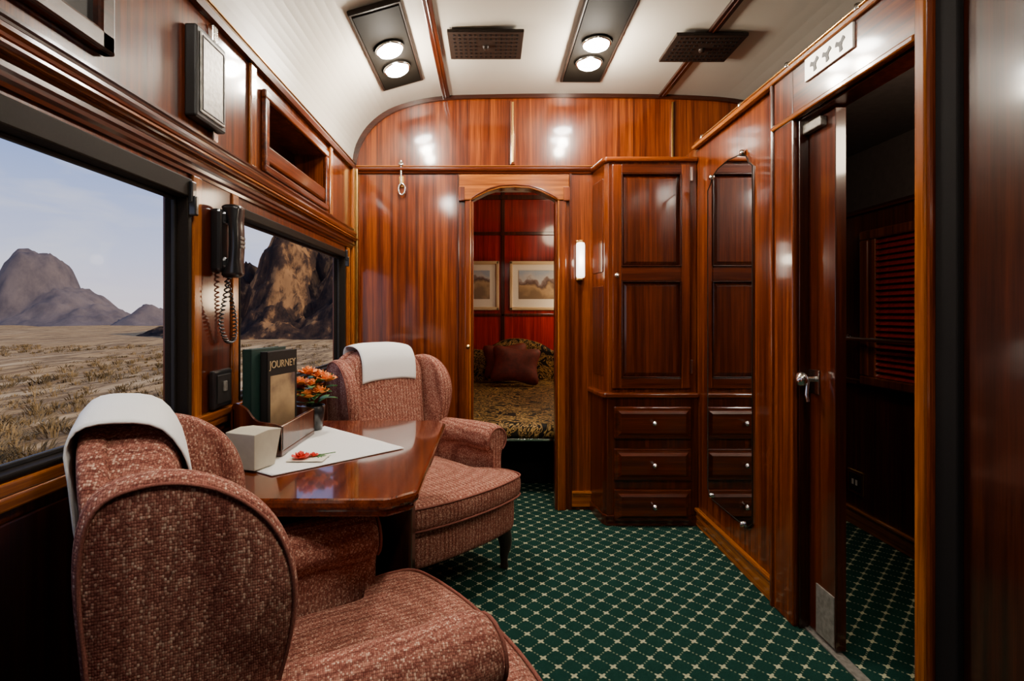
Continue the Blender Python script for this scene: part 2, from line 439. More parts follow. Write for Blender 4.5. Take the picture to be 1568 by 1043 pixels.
# ---------------------------------------------------------------- windows left
def window(name, y0, y1, fr, top):
    e = empty(name); z0, z1 = WZ
    X0, X1 = XL-.055, XL+.010
    boxes('frame', [(X0, X1, y0, y0+.012, z0, z1), (X0, X1+.002, y1-.004, y1+fr, z0-.01, z1+top), (X0, X1-.004, y0, y1, z0-.0, z0+.012),
                    (X0, X1+.004, y0-.02, y1+fr, z1-.004, z1+top)], frame_dark, .004, e)
    boxes('inner_bead', [(XL-.03, XL-.02, y0, y1, z0+.012, z0+.022), (XL-.03, XL-.02, y0, y1, z1-.014, z1-.004), (XL-.03, XL-.02, y1-.014, y1-.004, z0, z1)], black_matte, .002, e)
    boxes('pane', [(XL-.052, XL-.048, y0+.006, y1-.002, z0+.006, z1-.002)], glass, 0, e)
    boxes('latch', [(X1, X1+.014, y1-.005, y1+.018, z1-.02, z1+.04), (X1, X1+.022, y1-.002, y1+.014, z1-.055, z1+.0)], black, .004, e)
    return e
window('window_1', W1[0], W1[1], .015, .048)
window('window_2', W2[0], W2[1], .015, .03)

# ---------------------------------------------------------------- niche frame (luggage shelf)
e = empty('wall_shelf_niche')
y0, y1, z0, z1 = 2.0, 2.70, 1.745, 1.995
boxes('frame', [(XL, XL+.02, y0-.035, y1+.035, z1, z1+.032), (XL, XL+.02, y0-.035, y1+.035, z0-.022, z0+.006), (XL, XL+.02, y0-.035, y0, z0, z1), (XL, XL+.02, y1, y1+.035, z0, z1)], wood_y, .006, e)
boxes('retaining_rail', [(XL-.012, XL+.012, y0, y1, z0+.02, z0+.085)], wood_y, .008, e)
boxes('lining', [(-1.0, -.985, y0, y1, z0, z1), (-1.0, XL, y0, y1, z0, z0+.006)], wood_dy, 0, e)

e = empty('wall_plaque')
boxes('board', [(XL, XL+.035, 1.47, 1.635, 1.745, 2.0)], black_matte, .006, e)
boxes('etched_plate', [(XL+.035, XL+.040, 1.485, 1.62, 1.76, 1.985)], silver_plate, .003, e)
boxes('plate_border', [(XL+.039, XL+.042, 1.492, 1.613, 1.768, 1.772), (XL+.039, XL+.042, 1.492, 1.613, 1.973, 1.977), (XL+.039, XL+.042, 1.492, 1.496, 1.768, 1.977), (XL+.039, XL+.042, 1.609, 1.613, 1.768, 1.977)], black_matte, .001, e)
boxes('hanger', [(XL, XL+.02, 1.59, 1.62, 2.0, 2.06), (XL, XL+.02, 1.59, 1.62, 1.715, 1.745)], chrome, .004, e)
e = empty('framed_picture')
fy0, fy1, fz0, fz1 = .62, 1.165, 1.755, 2.07
fr = .045
boxes('frame', [(XL, XL+.028, fy0, fy1, fz0, fz0+fr), (XL, XL+.028, fy0, fy1, fz1-fr, fz1), (XL, XL+.028, fy0, fy0+fr, fz0, fz1), (XL, XL+.028, fy1-fr, fy1, fz0, fz1)], wood_dy, .007, e)
boxes('mat', [(XL+.004, XL+.010, fy0+fr, fy1-fr, fz0+fr, fz1-fr)], black_matte, 0, e)
boxes('print', [(XL+.010, XL+.013, fy0+.08, fy1-.08, fz0+.08, fz1-.08)], painting_mat('print_art', 1.84, 1.99), 0, e)

# ---------------------------------------------------------------- telephone
e = empty('wall_telephone')
ty = 1.635
boxes('cradle', [(XL+.008, XL+.040, ty-.045, ty+.045, 1.325, 1.515), (XL+.03, XL+.05, ty-.03, ty+.03, 1.47, 1.51), (XL+.03, XL+.05, ty-.03, ty+.03, 1.335, 1.37)], black, .010, e)
def hs(u, v):
    a = u*2*math.pi; z = 1.308+.225*v
    end = abs(v-.5)*2
    bulge = .016*max(0, end-.5)/.5
    w = .029*(1-max(0, end-.93)/.07*.45)
    d = (.018+bulge) * (1-max(0, end-.93)/.07*.5)
    cx = XL+.060+.008*math.cos((v-.5)*math.pi)-bulge*.4
    return (cx+d*math.copysign(abs(math.cos(a))**.7, math.cos(a)), ty+w*math.copysign(abs(math.sin(a))**.7, math.sin(a)), z)
grid('handset', hs, 24, 30, black, e, closed_u=True, caps=True, sub=1)
kp = [(XL+.0845, XL+.0875, ty-.014+.0105*i, ty-.006+.0105*i, 1.425-.013*j, 1.433-.013*j) for i in range(3) for j in range(3)]
boxes('keypad', kp, silver_plate, .001, e)
path = crom([(XL+.05, ty-.01, 1.315), (XL+.045, ty-.03, 1.24), (XL+.03, ty-.02, 1.17), (XL+.03, ty+.015, 1.115), (XL+.035, ty+.05, 1.12), (XL+.035, ty+.055, 1.18), (XL+.03, ty+.04, 1.25), (XL+.02, ty+.02, 1.33)], 40, closed=False)
co = []
for i, p in enumerate(path):
    a = i*.9
    co.append((p[0]+.006*math.cos(a), p[1]+.006*math.sin(a), p[2]+.002*math.sin(a)))
tube('coiled_cord', co, .0024, black, e, res=2)

e = empty('wall_socket')
boxes('plate', [(XL+.012, XL+.030, 1.575, 1.685, .915, 1.03)], black, .006, e)
boxes('inset', [(XL+.030, XL+.033, 1.59, 1.67, .93, 1.015)], black_matte, .004, e)
boxes('rocker', [(XL+.032, XL+.038, 1.62, 1.64, .965, .995)], silver_plate, .002, e)

# ---------------------------------------------------------------- arched doorway
e = empty('door_frame_back')
lint = [(dx0-.075, 1.89), (dx0, 1.89)]+[(x, z) for x, z in arch[1:-1]]+[(dx1, 1.89), (dx1+.07, 1.89), (dx1+.07, 2.045), (dx0-.075, 2.045)]
extr('arched_lintel', lint, 'y', YB-.03, YB, trim_x, e, bevel=.004)
tube('arch_bead', [(x, YB-.03, z+.014) for x, z in arch], .006, wood_x, e)
boxes('jambs', [(dx0-.04, dx0, YB-.022, YB+.06, 0, 1.89), (dx1, dx1+.055, YB-.022, YB, 0, 1.89)], wood_v, .006, e)
boxes('jamb_edges', [(dx0-.012, dx0-.002, YB-.026, YB-.02, 0, 1.89), (dx1+.002, dx1+.012, YB-.026, YB-.02, 0, 1.89)], trim_z, .003, e)
boxes('jamb_lining', [(dx0-.004, dx0+.012, YB-.01, YB+.07, 0, 1.885), (dx1-.012, dx1+.004, YB-.01, YB+.07, 0, 1.885)], wood_v, .003, e)
boxes('corner_blocks', [(dx0-.078, dx0-.04, YB-.034, YB, 1.885, 1.97), (dx1+.035, dx1+.073, YB-.034, YB, 1.885, 1.97)], wood_v, .004, e)
lathe('strike', [(0, -.004), (.012, -.004), (.012, 0)], brass, (dx0-.02, YB-.022, 1.0), 'y', parent=e)

e = empty('wall_sconce')
lathe('frosted_tube', [(.0, .0), (.022, .002), (.026, .012), (.026, .20), (.022, .212), (0, .214)], sconce_glow, (.548, YB-.045, 1.415), parent=e, n=24)
boxes('back_plate', [(.525, .571, YB-.02, YB, 1.40, 1.645)], brass, .004, e)
boxes('brackets', [(.535, .561, YB-.06, YB-.015, 1.40, 1.413), (.535, .561, YB-.06, YB-.015, 1.631, 1.642)], brass, .003, e)
ld = bpy.data.lights.new('sconce_lamp', 'POINT'); ld.energy = 1.0; ld.color = (1, .85, .65); ld.shadow_soft_size = .03
lo = bpy.data.objects.new('sconce_lamp', ld); COL.objects.link(lo); lo.parent = e; lo.location = (.548, YB-.11, 1.52)

e = empty('brass_wall_hook')
tube('stem', [(-.54, YB-.02, 2.13), (-.54, YB-.022, 1.99)], .005, chrome, e)
lathe('top_pin', [(0, -.03), (.014, -.03), (.014, -.01), (.008, 0)], chrome, (-.54, YB, 2.11), 'y', parent=e)
tube('ring', [(-.535+.020*math.cos(a), YB-.026, 1.955+.034*math.sin(a)) for a in [i*math.pi/10 for i in range(20)]], .006, chrome, e, cyclic=True)
boxes('back_plate', [(-.555, -.525, YB-.012, YB, 1.97, 2.04)], brass, .004, e)

# ---------------------------------------------------------------- wardrobe
e = empty('wardrobe_cabinet')
CY = 3.05
body = [(.63, YB), (.66, CY+.03), (.675, CY), (XR-.001, CY), (XR-.001, YB)]
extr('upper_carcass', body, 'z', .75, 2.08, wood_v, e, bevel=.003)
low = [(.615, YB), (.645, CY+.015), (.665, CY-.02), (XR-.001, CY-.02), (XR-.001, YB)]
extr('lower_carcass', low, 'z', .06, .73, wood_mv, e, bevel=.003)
extr('plinth', [(x+(.0 if x > 1 else -.008), y-.008 if y < 3.2 else y) for x, y in low], 'z', 0, .06, wood_mx, e, bevel=.006)
top = [(x+(.0 if x > 1 else -.02), y-.02 if y < 3.2 else y) for x, y in low]
extr('counter_moulding', top, 'z', .725, .752, wood_x, e, bevel=.008)
corn = [(x+(.0 if x > 1 else -.02), y-.025 if y < 3.2 else y) for x, y in body]
extr('cornice', corn, 'z', 2.062, 2.088, wood_x, e, bevel=.008)
def raised(name, x0, x1, z0, z1, y, mat, par, d=.014, bev=.025):
    vs = []; fs = []
    for (i, yy) in ((0, y), (bev*.35, y-.002), (bev, y-d)):
        vs += [(x0+i, yy, z0+i), (x1-i, yy, z0+i), (x1-i, yy, z1-i), (x0+i, yy, z1-i)]
    for j in range(2):
        for i in range(4):
            fs.append((j*4+i, j*4+(i+1) % 4, j*4+4+(i+1) % 4, j*4+4+i))
    fs.append((8, 9, 10, 11)); fs.append((0, 1, 2, 3))
    return mk(name, vs, fs, mat, par)
X0, X1 = .695, 1.135
Z0, Z1 = .775, 2.045
boxes('door_stiles', [(X0, X0+.05, CY-.02, CY, Z0, Z1), (X1-.05, X1, CY-.02, CY, Z0, Z1)], wood_v, .004, e)
boxes('door_rails', [(X0+.05, X1-.05, CY-.02, CY, Z0, Z0+.06), (X0+.05, X1-.05, CY-.02, CY, 1.385, 1.465), (X0+.05, X1-.05, CY-.02, CY, Z1-.05, Z1)], wood_mx, .004, e)
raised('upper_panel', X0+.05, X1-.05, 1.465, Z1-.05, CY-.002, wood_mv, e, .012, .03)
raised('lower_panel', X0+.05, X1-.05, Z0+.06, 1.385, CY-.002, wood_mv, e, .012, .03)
bd = []
for (a, b) in ((1.465, Z1-.05), (Z0+.06, 1.385)):
    x0, x1 = X0+.05, X1-.05
    bd += [(x0, x1, CY-.024, CY-.01, a, a+.008), (x0, x1, CY-.024, CY-.01, b-.008, b), (x0, x0+.008, CY-.024, CY-.01, a, b), (x1-.008, x1, CY-.024, CY-.01, a, b)]
boxes('panel_beads', bd, wood_dv, .003, e)
boxes('hinges', [(X1, X1+.014, CY-.026, CY-.004, 1.95, 2.03), (X1, X1+.014, CY-.026, CY-.004, .86, .94)], chrome, .003, e)
lathe('door_knob', [(.006, 0), (.006, -.015), (.015, -.022), (.013, -.034), (0, -.038)], chrome, (X0+.02, CY-.02, 1.415), 'y', parent=e)
for zc in (.59, .355, .125):
    boxes('drawer_front', [(.70, 1.135, CY-.042, CY-.02, zc-.095, zc+.085)], wood_mx, .006, e)
    raised('drawer_panel', .715, 1.12, zc-.08, zc+.07, CY-.042, wood_mx, e, .014, .022)
    lathe('drawer_knob', [(.006, 0), (.006, -.015), (.015, -.022), (.014, -.032), (0, -.037)], chrome, (.917, CY-.055, zc), 'y', parent=e)
def side_panel(z0, z1, nm, mat):
    a = Vector((.633, 3.26)); b = Vector((.660, 3.10))
    vs = []
    for off in (0, .006):
        for (p, z) in ((a, z0), (b, z0), (b, z1), (a, z1)): vs.append((p.x-.002-off, p.y, z))
    mk(nm, vs, [(0, 1, 2, 3), (4, 5, 6, 7), (0, 1, 5, 4), (1, 2, 6, 5), (2, 3, 7, 6), (3, 0, 4, 7)], mat, e, bevel=.003)
side_panel(.84, 1.36, 'side_panel_lower', wood_mv); side_panel(1.44, 1.98, 'side_panel_upper', wood_mv)

# ---------------------------------------------------------------- mirror on right wall
e = empty('wall_mirror')
my0, my1 = 2.39, 2.88
mo = [(my0, .26), (my0+.03, .235), (my0+.06, .22), (my1-.06, .22), (my1-.03, .235), (my1, .26), (my1, 1.86), (my1-.035, 1.885), (my1-.06, 1.92), (my1-.13, 1.945), ((my0+my1)/2, 1.955), (my0+.13, 1.945), (my0+.06, 1.92), (my0+.035, 1.885), (my0, 1.86)]
extr('glass_plate', mo, 'x', XR-.008, XR-.001, mirror_mat, e)
tube('bevel_edge', [(XR-.008, y, z) for y, z in mo], .003, frame_dark, e, cyclic=True)
for (y, z) in ((my0+.09, 1.945), (my0+.09, .225), (my1-.05, .24), (my1-.05, 1.92)):
    lathe('clip', [(0, -.018), (.012, -.016), (.014, -.004), (.014, 0)], chrome, (XR-.004, y, z), 'x', parent=e, n=14)

# ---------------------------------------------------------------- right door frame + sliding door
e = empty('door_frame_right')
boxes('far_casing', [(XR-.02, XR, 2.05, 2.20, 0, 2.15), (XR-.03, XR, 2.185, 2.205, 0, 2.15)], wood_v, .006, e)
boxes('near_casing', [(XR-.03, XR+.08, 1.40, 1.455, 0, 2.15)], wood_v, .008, e)
boxes('near_casing_bead', [(XR-.036, XR-.026, 1.41, 1.445, 0, 2.15)], trim_z, .004, e)
boxes('near_casing_inner', [(XR-.018, XR, 1.33, 1.40, 0, 2.15)], dark_void, .005, e)
boxes('lintel_casing', [(XR-.02, XR, 1.455, 2.05, 1.95, 2.15)], wood_y, .004, e)
boxes('lintel_bead', [(XR-.03, XR, 1.455, 2.2, 1.94, 1.962), (XR-.032, XR+.0, 1.30, 3.05, 2.13, 2.155)], trim_y, .006, e)
boxes('reveal', [(XR, XR+.035, 2.04, 2.052, 0, 1.945), (XR-.0, XR+.08, 1.455, 2.05, 1.932, 1.945)], wood_dv, .002, e)
tube('top_rail', [(XR-.012, 1.30, 2.172), (XR-.012, 3.05, 2.172)], .006, brass, e)
for y in (1.7, 2.1, 2.5, 2.95): lathe('rail_mount', [(0, .030), (.010, .028), (.012, .0)], chrome, (XR-.012, y, 2.155), parent=e, n=12)
e = empty('door_sign_plate')
boxes('plate', [(XR-.028, XR-.020, 1.70, 1.96, 2.045, 2.128)], sign_mat, .002, e)
def star(yc_, zc_, r):
    pts = []
    for k in range(18):
        an = k*2*math.pi/18
        rr = r*(1.0 if (k//3) % 2 == 0 else .38)
        pts.append((yc_+rr*math.cos(an), zc_+rr*math.sin(an)))
    return pts
for k in range(3):
    extr('motif', star(1.76+.07*k, 2.086, .026), 'x', XR-.0295, XR-.0275, black_matte, e)
e = empty('door_1')
boxes('leaf', [(XR+.036, XR+.070, 1.885, 2.06, .012, 1.925)], wood_mv, .004, e)
boxes('edge_strip', [(XR+.034, XR+.072, 1.880, 1.888, .012, 1.925)], wood_dv, .002, e)
boxes('kick_plate', [(XR+.031, XR+.036, 1.886, 1.99, .02, .20)], silver_plate, .002, e)
boxes('lock_plate', [(XR+.030, XR+.036, 1.97, 2.035, .90, .99)], chrome, .003, e)
lathe('handle_knob', [(.010, 0), (.010, -.03), (.024, -.038), (.028, -.052), (.018, -.064), (0, -.068)], chrome, (XR+.032, 2.0, .955), 'x', parent=e)
tube('turn_latch', [(XR+.0, 1.985, .955), (XR-.012, 1.975, .90), (XR-.008, 1.972, .875)], .006, chrome, e)
boxes('closer', [(XR+.01, XR+.036, 1.93, 2.04, 1.88, 1.915)], silver_plate, .004, e)
boxes('threshold', [(XR+.02, XR+.06, 1.455, 2.05, 0, .006)], silver_plate, .001, e)

# ---------------------------------------------------------------- side compartment fittings
e = empty('louvred_shutter')
sy0, sy1, sz0, sz1 = 2.05, 2.90, .86, 1.60
boxes('frame', [(XO-.04, XO, sy0-.06, sy1+.06, sz1, sz1+.05), (XO-.04, XO, sy0-.06, sy1+.06, sz0-.05, sz0), (XO-.04, XO, sy0-.06, sy0, sz0, sz1), (XO-.04, XO, sy1, sy1+.06, sz0, sz1)], wood_v, .008, e)
boxes('stiles', [(XO-.032, XO-.004, sy1-.05, sy1, sz0, sz1), (XO-.032, XO-.004, sy0, sy0+.05, sz0, sz1)], wood_v, .004, e)
vs, fs = [], []
nsl = 24
for i in range(nsl):
    z = sz0+.015+(sz1-sz0-.03)*i/(nsl-1); b = len(vs)
    for y in (sy0+.05, sy1-.05):
        vs += [(XO-.030, y, z-.012), (XO-.026, y, z-.014), (XO-.006, y, z+.012), (XO-.010, y, z+.014)]
    fs += [(b, b+1, b+2, b+3), (b+7, b+6, b+5, b+4), (b, b+4, b+5, b+1), (b+1, b+5, b+6, b+2), (b+2, b+6, b+7, b+3), (b+3, b+7, b+4, b)]
mk('slats', vs, fs, red_wood, e)  # red light on the slats is put into their wood colour
e = empty('grab_rail')
tube('bar', [(XO-.07, 1.9, 1.06), (XO-.07, 3.2, 1.06)], .011, chrome, e)
for y in (1.95, 3.10): tube('bracket', [(XO, y, 1.06), (XO-.07, y, 1.06)], .007, chrome, e); lathe('rosette', [(0, -.012), (.022, -.010), (.024, 0)], chrome, (XO-.0, y, 1.06), 'x', parent=e)
e = empty('power_outlet')
boxes('plate', [(XO-.010, XO, 2.97, 3.10, .18, .31)], brass, .003, e)
boxes('inset', [(XO-.0115, XO-.008, 2.985, 3.085, .195, .295)], black_matte, .003, e)
boxes('holes', [(XO-.0125, XO-.010, 3.015, 3.03, .23, .26), (XO-.0125, XO-.010, 3.045, 3.06, .23, .26)], sign_mat, 0, e)
def plamp(n, loc, en, col, r=.12):
    ld = bpy.data.lights.new(n, 'POINT'); ld.energy = en; ld.color = col; ld.shadow_soft_size = r
    lo = bpy.data.objects.new(n, ld); COL.objects.link(lo); lo.location = loc
plamp('side_cabin_fill', (1.50, 1.45, 1.90), 24, (1, .80, .58), .1)  # unseen fill light added so the shutter and side cabin show

# ---------------------------------------------------------------- bedroom beyond arch
boxes('wall_bedroom_far', [(-.9, 2.14, 5.75, 5.81, 0, 2.52)], red_wood)
boxes('wall_bedroom_left', [(-.90, -.84, YB+.06, 5.75, 0, 2.52)], red_wood)
boxes('wall_bedroom_right', [(1.5, 1.56, YB+.06, 5.75, 0, 2.52)], red_wood)
boxes('ceiling_bedroom', [(-.90, 1.56, YB+.06, 5.81, 2.50, 2.56)], ceil_mat)
boxes('trim_17', [(.12, .16, 5.735, 5.75, 0, 2.5), (-.83, 1.5, 5.73, 5.75, 2.04, 2.075), (-.83, 1.5, 5.73, 5.75, 2.42, 2.47), (-.83, 1.5, 5.735, 5.75, 1.17, 1.20)], wood_mv, .005)
def picture(x0, x1, z0, z1):
    e = empty('landscape_painting'); y = 5.735; f = .035
    boxes('frame', [(x0, x1, y-.03, y, z0, z0+f), (x0, x1, y-.03, y, z1-f, z1), (x0, x0+f, y-.03, y, z0, z1), (x1-f, x1, y-.03, y, z0, z1)], gold_frame, .008, e)
    boxes('mat', [(x0+f, x1-f, y-.012, y-.002, z0+f, z1-f)], mat_board, 0, e)
    boxes('art', [(x0+.10, x1-.10, y-.016, y-.011, z0+.12, z1-.10)], painting_mat('art', z0+.12, z1-.1), 0, e)
picture(-.56, .10, 1.235, 1.76); picture(.21, .87, 1.235, 1.76)
e = empty('bed')
boxes('base', [(-.45, 1.1, 3.78, 5.55, .0, .38)], dark_void, .01, e)
pad('mattress_cover', [(-.5, 3.47), (-.3, 3.43), (.9, 3.43), (1.12, 3.47), (1.14, 4.5), (1.12, 5.58), (-.5, 5.58), (-.52, 4.5)], .11, lambda a, b, t: (a, b, .445+t+(.01*noise.noise(Vector((a*5, b*5, 0))) if t > 0 else 0)), damask, e, e=.3, er=.12)
boxes('edge_board', [(-.45, 1.1, 3.46, 3.485, .375, .392)], chrome, .003, e)
boxes('platform', [(-.48, 1.1, 3.485, 5.55, .36, .40)], dark_void, .003, e)
hb = [(-.70, .3), (-.70, .72), (-.52, .84), (-.2, .83), (-.08, .80), (.05, .88), (.2, .935), (.38, .93), (.55, .88), (.7, .80), (.85, .83), (1.1, .84), (1.3, .72), (1.3, .3)]
pad('headboard', hb, .14, lambda a, b, t: (a, 5.64+t, b), damask, e, e=.4, er=.2)
def pillow(name, c, w, h, rz, rx, mat, par):
    Mx = Matrix.Translation(c) @ Matrix.Rotation(rx, 4, 'X') @ Matrix.Rotation(rz, 4, 'Y')
    def f(a, b, t): return tuple(Mx @ Vector((a, t, b)))
    o = [(-w, -h), (0, -h*.88), (w, -h), (w*.9, 0), (w, h), (0, h*.88), (-w, h), (-w*.9, 0)]
    pad(name, o, .15, f, mat, par, e=.9, er=.8, k=4)
e = empty('throw_pillow'); pillow('cover', (.25, 5.20, .70), .23, .18, R(6), R(-22), cushion_red, e)
e = empty('throw_pillow'); pillow('cover', (.16, 5.44, .72), .22, .17, R(-4), R(-14), cushion_red, e)
plamp('bedroom_lamp', (.8, 4.6, 2.2), 14, (1, .78, .54))
plamp('bedside_lamp', (1.05, 5.35, 1.35), 17, (1, .74, .46))

# ---------------------------------------------------------------- table
e = empty('dining_table')
tp = [(XL+.05, 1.295), (-.255, 1.295), (-.24, 1.30), (-.19, 1.35), (-.182, 1.365), (-.182, 2.20), (-.19, 2.215), (-.225, 2.255), (-.24, 2.262), (XL+.05, 2.262)]
extr('top', tp, 'z', .722, .75, table_wood, e, bevel=.009)
def inset(p, d):
    return [(x if x < -.7 else x-d, min(max(y, 1.295+d), 2.262-d)) for x, y in p]
extr('under_moulding', inset(tp, .012), 'z', .702, .722, table_wood, e, bevel=.006)
boxes('support_panel', [(XL+.02, -.34, 1.74, 1.78, .0, .70)], wood_dv, .005, e)
boxes('support_post', [(-.34, -.25, 1.715, 1.805, .05, .70)], wood_dv, .01, e)
boxes('support_foot', [(-.355, -.235, 1.70, 1.82, 0, .05)], wood_dv, .012, e)

e = empty('white_table_napkin')
q = [Vector((-.655, 2.12)), Vector((-.285, 1.78)), Vector((-.60, 1.475)), Vector((-.785, 1.60))]
def nf(u, v):
    p = q[0]*(1-u)*(1-v)+q[1]*u*(1-v)+q[2]*u*v+q[3]*(1-u)*v
    z = .7535+.0025*abs(noise.noise(Vector((p.x*9, p.y*9, 1))))+(.0015 if (u+v) < 1 else 0)
    return (p.x, p.y, z)
grid('cloth', nf, 30, 30, white_cloth, e, solid=.002)
e = empty('stationery_holder')
hx0, hx1, hy0, hy1 = -.80, -.645, 1.66, 1.97
zt = .7565
boxes('base', [(hx0, hx1, hy0, hy1, zt, zt+.015)], wood_mv, .003, e)
sc = crom([(hx0, zt+.015), (hx0, zt+.155), (hx0+.04, zt+.15), (hx0+.075, zt+.11), (hx1-.02, zt+.10), (hx1, zt+.09)], 5, closed=False)+[(hx1, zt+.015)]
extr('near_side', sc, 'y', hy0, hy0+.012, wood_mv, e)
extr('far_side', sc, 'y', hy1-.012, hy1, wood_mv, e)
boxes('front', [(hx1-.012, hx1, hy0, hy1, zt+.015, zt+.095), (hx0, hx0+.01, hy0, hy1, zt+.015, zt+.15)], wood_mv, .003, e)
def book(name, c, w, h, t, rz, cov, title=None):
    e = empty(name, c, rz)
    boxes('cover', [(-w/2, w/2, -t/2, -t/2+.004, 0, h), (-w/2, w/2, t/2-.004, t/2, 0, h), (-w/2, -w/2+.004, -t/2, t/2, 0, h)], cov, .001, e)
    boxes('pages', [(-w/2+.004, w/2-.004, -t/2+.004, t/2-.004, .004, h-.004)], paper, 0, e)
    if title:
        cu = bpy.data.curves.new('title', 'FONT'); cu.body = title; cu.size = .035; cu.extrude = .0006; cu.align_x = 'CENTER'
        cu.materials.append(gold_frame)
        o = bpy.data.objects.new('title', cu); COL.objects.link(o); o.parent = e; o.rotation_euler = (R(90), 0, 0); o.location = (0, -t/2-.001, h-.055)
        boxes('cover_photo', [(-w/2+.015, w/2-.015, -t/2-.001, -t/2, .03, h-.08)], painting_mat('cover_art', .02, .42), 0, e)
book('travel_book', (-.715, 1.82, .775), .17, .30, .026, R(78), black_matte, 'JOURNEY')
book('green_binder', (-.755, 1.80, .775), .19, .31, .032, R(78), book_green)
e = empty('paper_carton', (-.685, 1.555, .7565), R(-20))
w0, w1, h = .040, .053, .105
vs = [(-w0, -w0, 0), (w0, -w0, 0), (w0, w0, 0), (-w0, w0, 0), (-w1, -w1, h), (w1, -w1, h), (w1, w1, h), (-w1, w1, h), (-w1*.98, 0, h+.006), (w1*.98, 0, h+.006)]
mk('carton', vs, [(0, 1, 2, 3), (0, 1, 5, 4), (2, 3, 7, 6), (1, 2, 6, 9, 5), (3, 0, 4, 8, 7), (4, 5, 9, 8), (8, 9, 6, 7)], paper, e, bevel=.002)
def rose(par, c, r, mat):
    c = Vector(c)
    pv, pf = [], []
    for ring, (cnt, rad, hgt, op) in enumerate(((3, .35, .75, .15), (5, .62, .68, .45), (6, .95, .5, .9))):
        for k in range(cnt):
            a0 = 2*math.pi*k/cnt+ring*.5
            b = len(pv); nu, nv = 6, 5
            for j in range(nv):
                for i in range(nu):
                    u = (i/(nu-1)-.5)*2; v = j/(nv-1)
                    ang = a0+u*(1.25*math.pi/cnt)*(math.sin(math.pi*(.25+.6*v)))
                    rr = r*rad*(.25+.75*math.sin(v*1.5))*(1+op*.25*v*v)
                    zz = r*hgt*(v*1.3-.3*op*v*v)*(1-.25*u*u)
                    pv.append(tuple(c+Vector((rr*math.cos(ang), rr*math.sin(ang), zz))))
            for j in range(nv-1):
                for i in range(nu-1):
                    q = b+j*nu+i; pf.append((q, q+1, q+nu+1, q+nu))
    mk('rose', pv, pf, mat, par, smooth=True, solid=.0008)
def leafm(par, c, d, ln, w):
    c = Vector(c); d = Vector(d).normalized(); s = d.cross(Vector((0, 0, 1))).normalized()
    vs = []; fs = []
    for j in range(6):
        v = j/5; ww = w*math.sin(math.pi*min(v*.95+.03, 1))
        p = c+d*ln*v+Vector((0, 0, -.3*ln*v*v))
        vs += [tuple(p-s*ww), tuple(p+Vector((0, 0, -.003))), tuple(p+s*ww)]
    for j in range(5):
        b = j*3; fs += [(b, b+1, b+4, b+3), (b+1, b+2, b+5, b+4)]
    mk('leaf', vs, fs, leaf, par, smooth=True, solid=.0006)
e = empty('flower_arrangement')
fc = (-.675, 2.05)
lathe('pot', [(.0, .0), (.032, .0), (.040, .05), (.044, .09), (.040, .094), (.036, .08), (0, .08)], black, (fc[0], fc[1], .757), parent=e)
for i, (dx, dy, z, m) in enumerate(((0, 0, .92, petal_o), (-.045, -.02, .93, petal_o), (.035, -.04, .90, petal_o), (.01, .045, .95, petal_o), (-.03, .03, .965, petal_o), (.05, .01, .94, petal_o), (-.005, -.05, .885, petal_o), (-.06, .02, .91, petal_r))):
    rose(e, (fc[0]+dx, fc[1]+dy, z), .034, m)
for i in range(34):
    a = i*2.4
    leafm(e, (fc[0]+.02*math.cos(a), fc[1]+.02*math.sin(a), .85+.09*random.random()), (math.cos(a), math.sin(a), .35+.7*random.random()), .08, .017)
e = empty('flower_card')
boxes('card', [(-.61, -.50, 1.60, 1.68, .7575, .7585)], mat_board, 0, e)
for (x, y, m, r) in ((-.575, 1.63, petal_r, .024), (-.545, 1.655, petal_r, .014)):
    rose(e, (x, y, .7585), r, m)
tube('rose_stem', [(-.575, 1.63, .763), (-.53, 1.66, .762), (-.49, 1.70, .760)], .0016, leaf, e)
for k in range(5): leafm(e, (-.53, 1.66, .762), (math.cos(k*1.3), math.sin(k*1.3), .05), .032, .007)

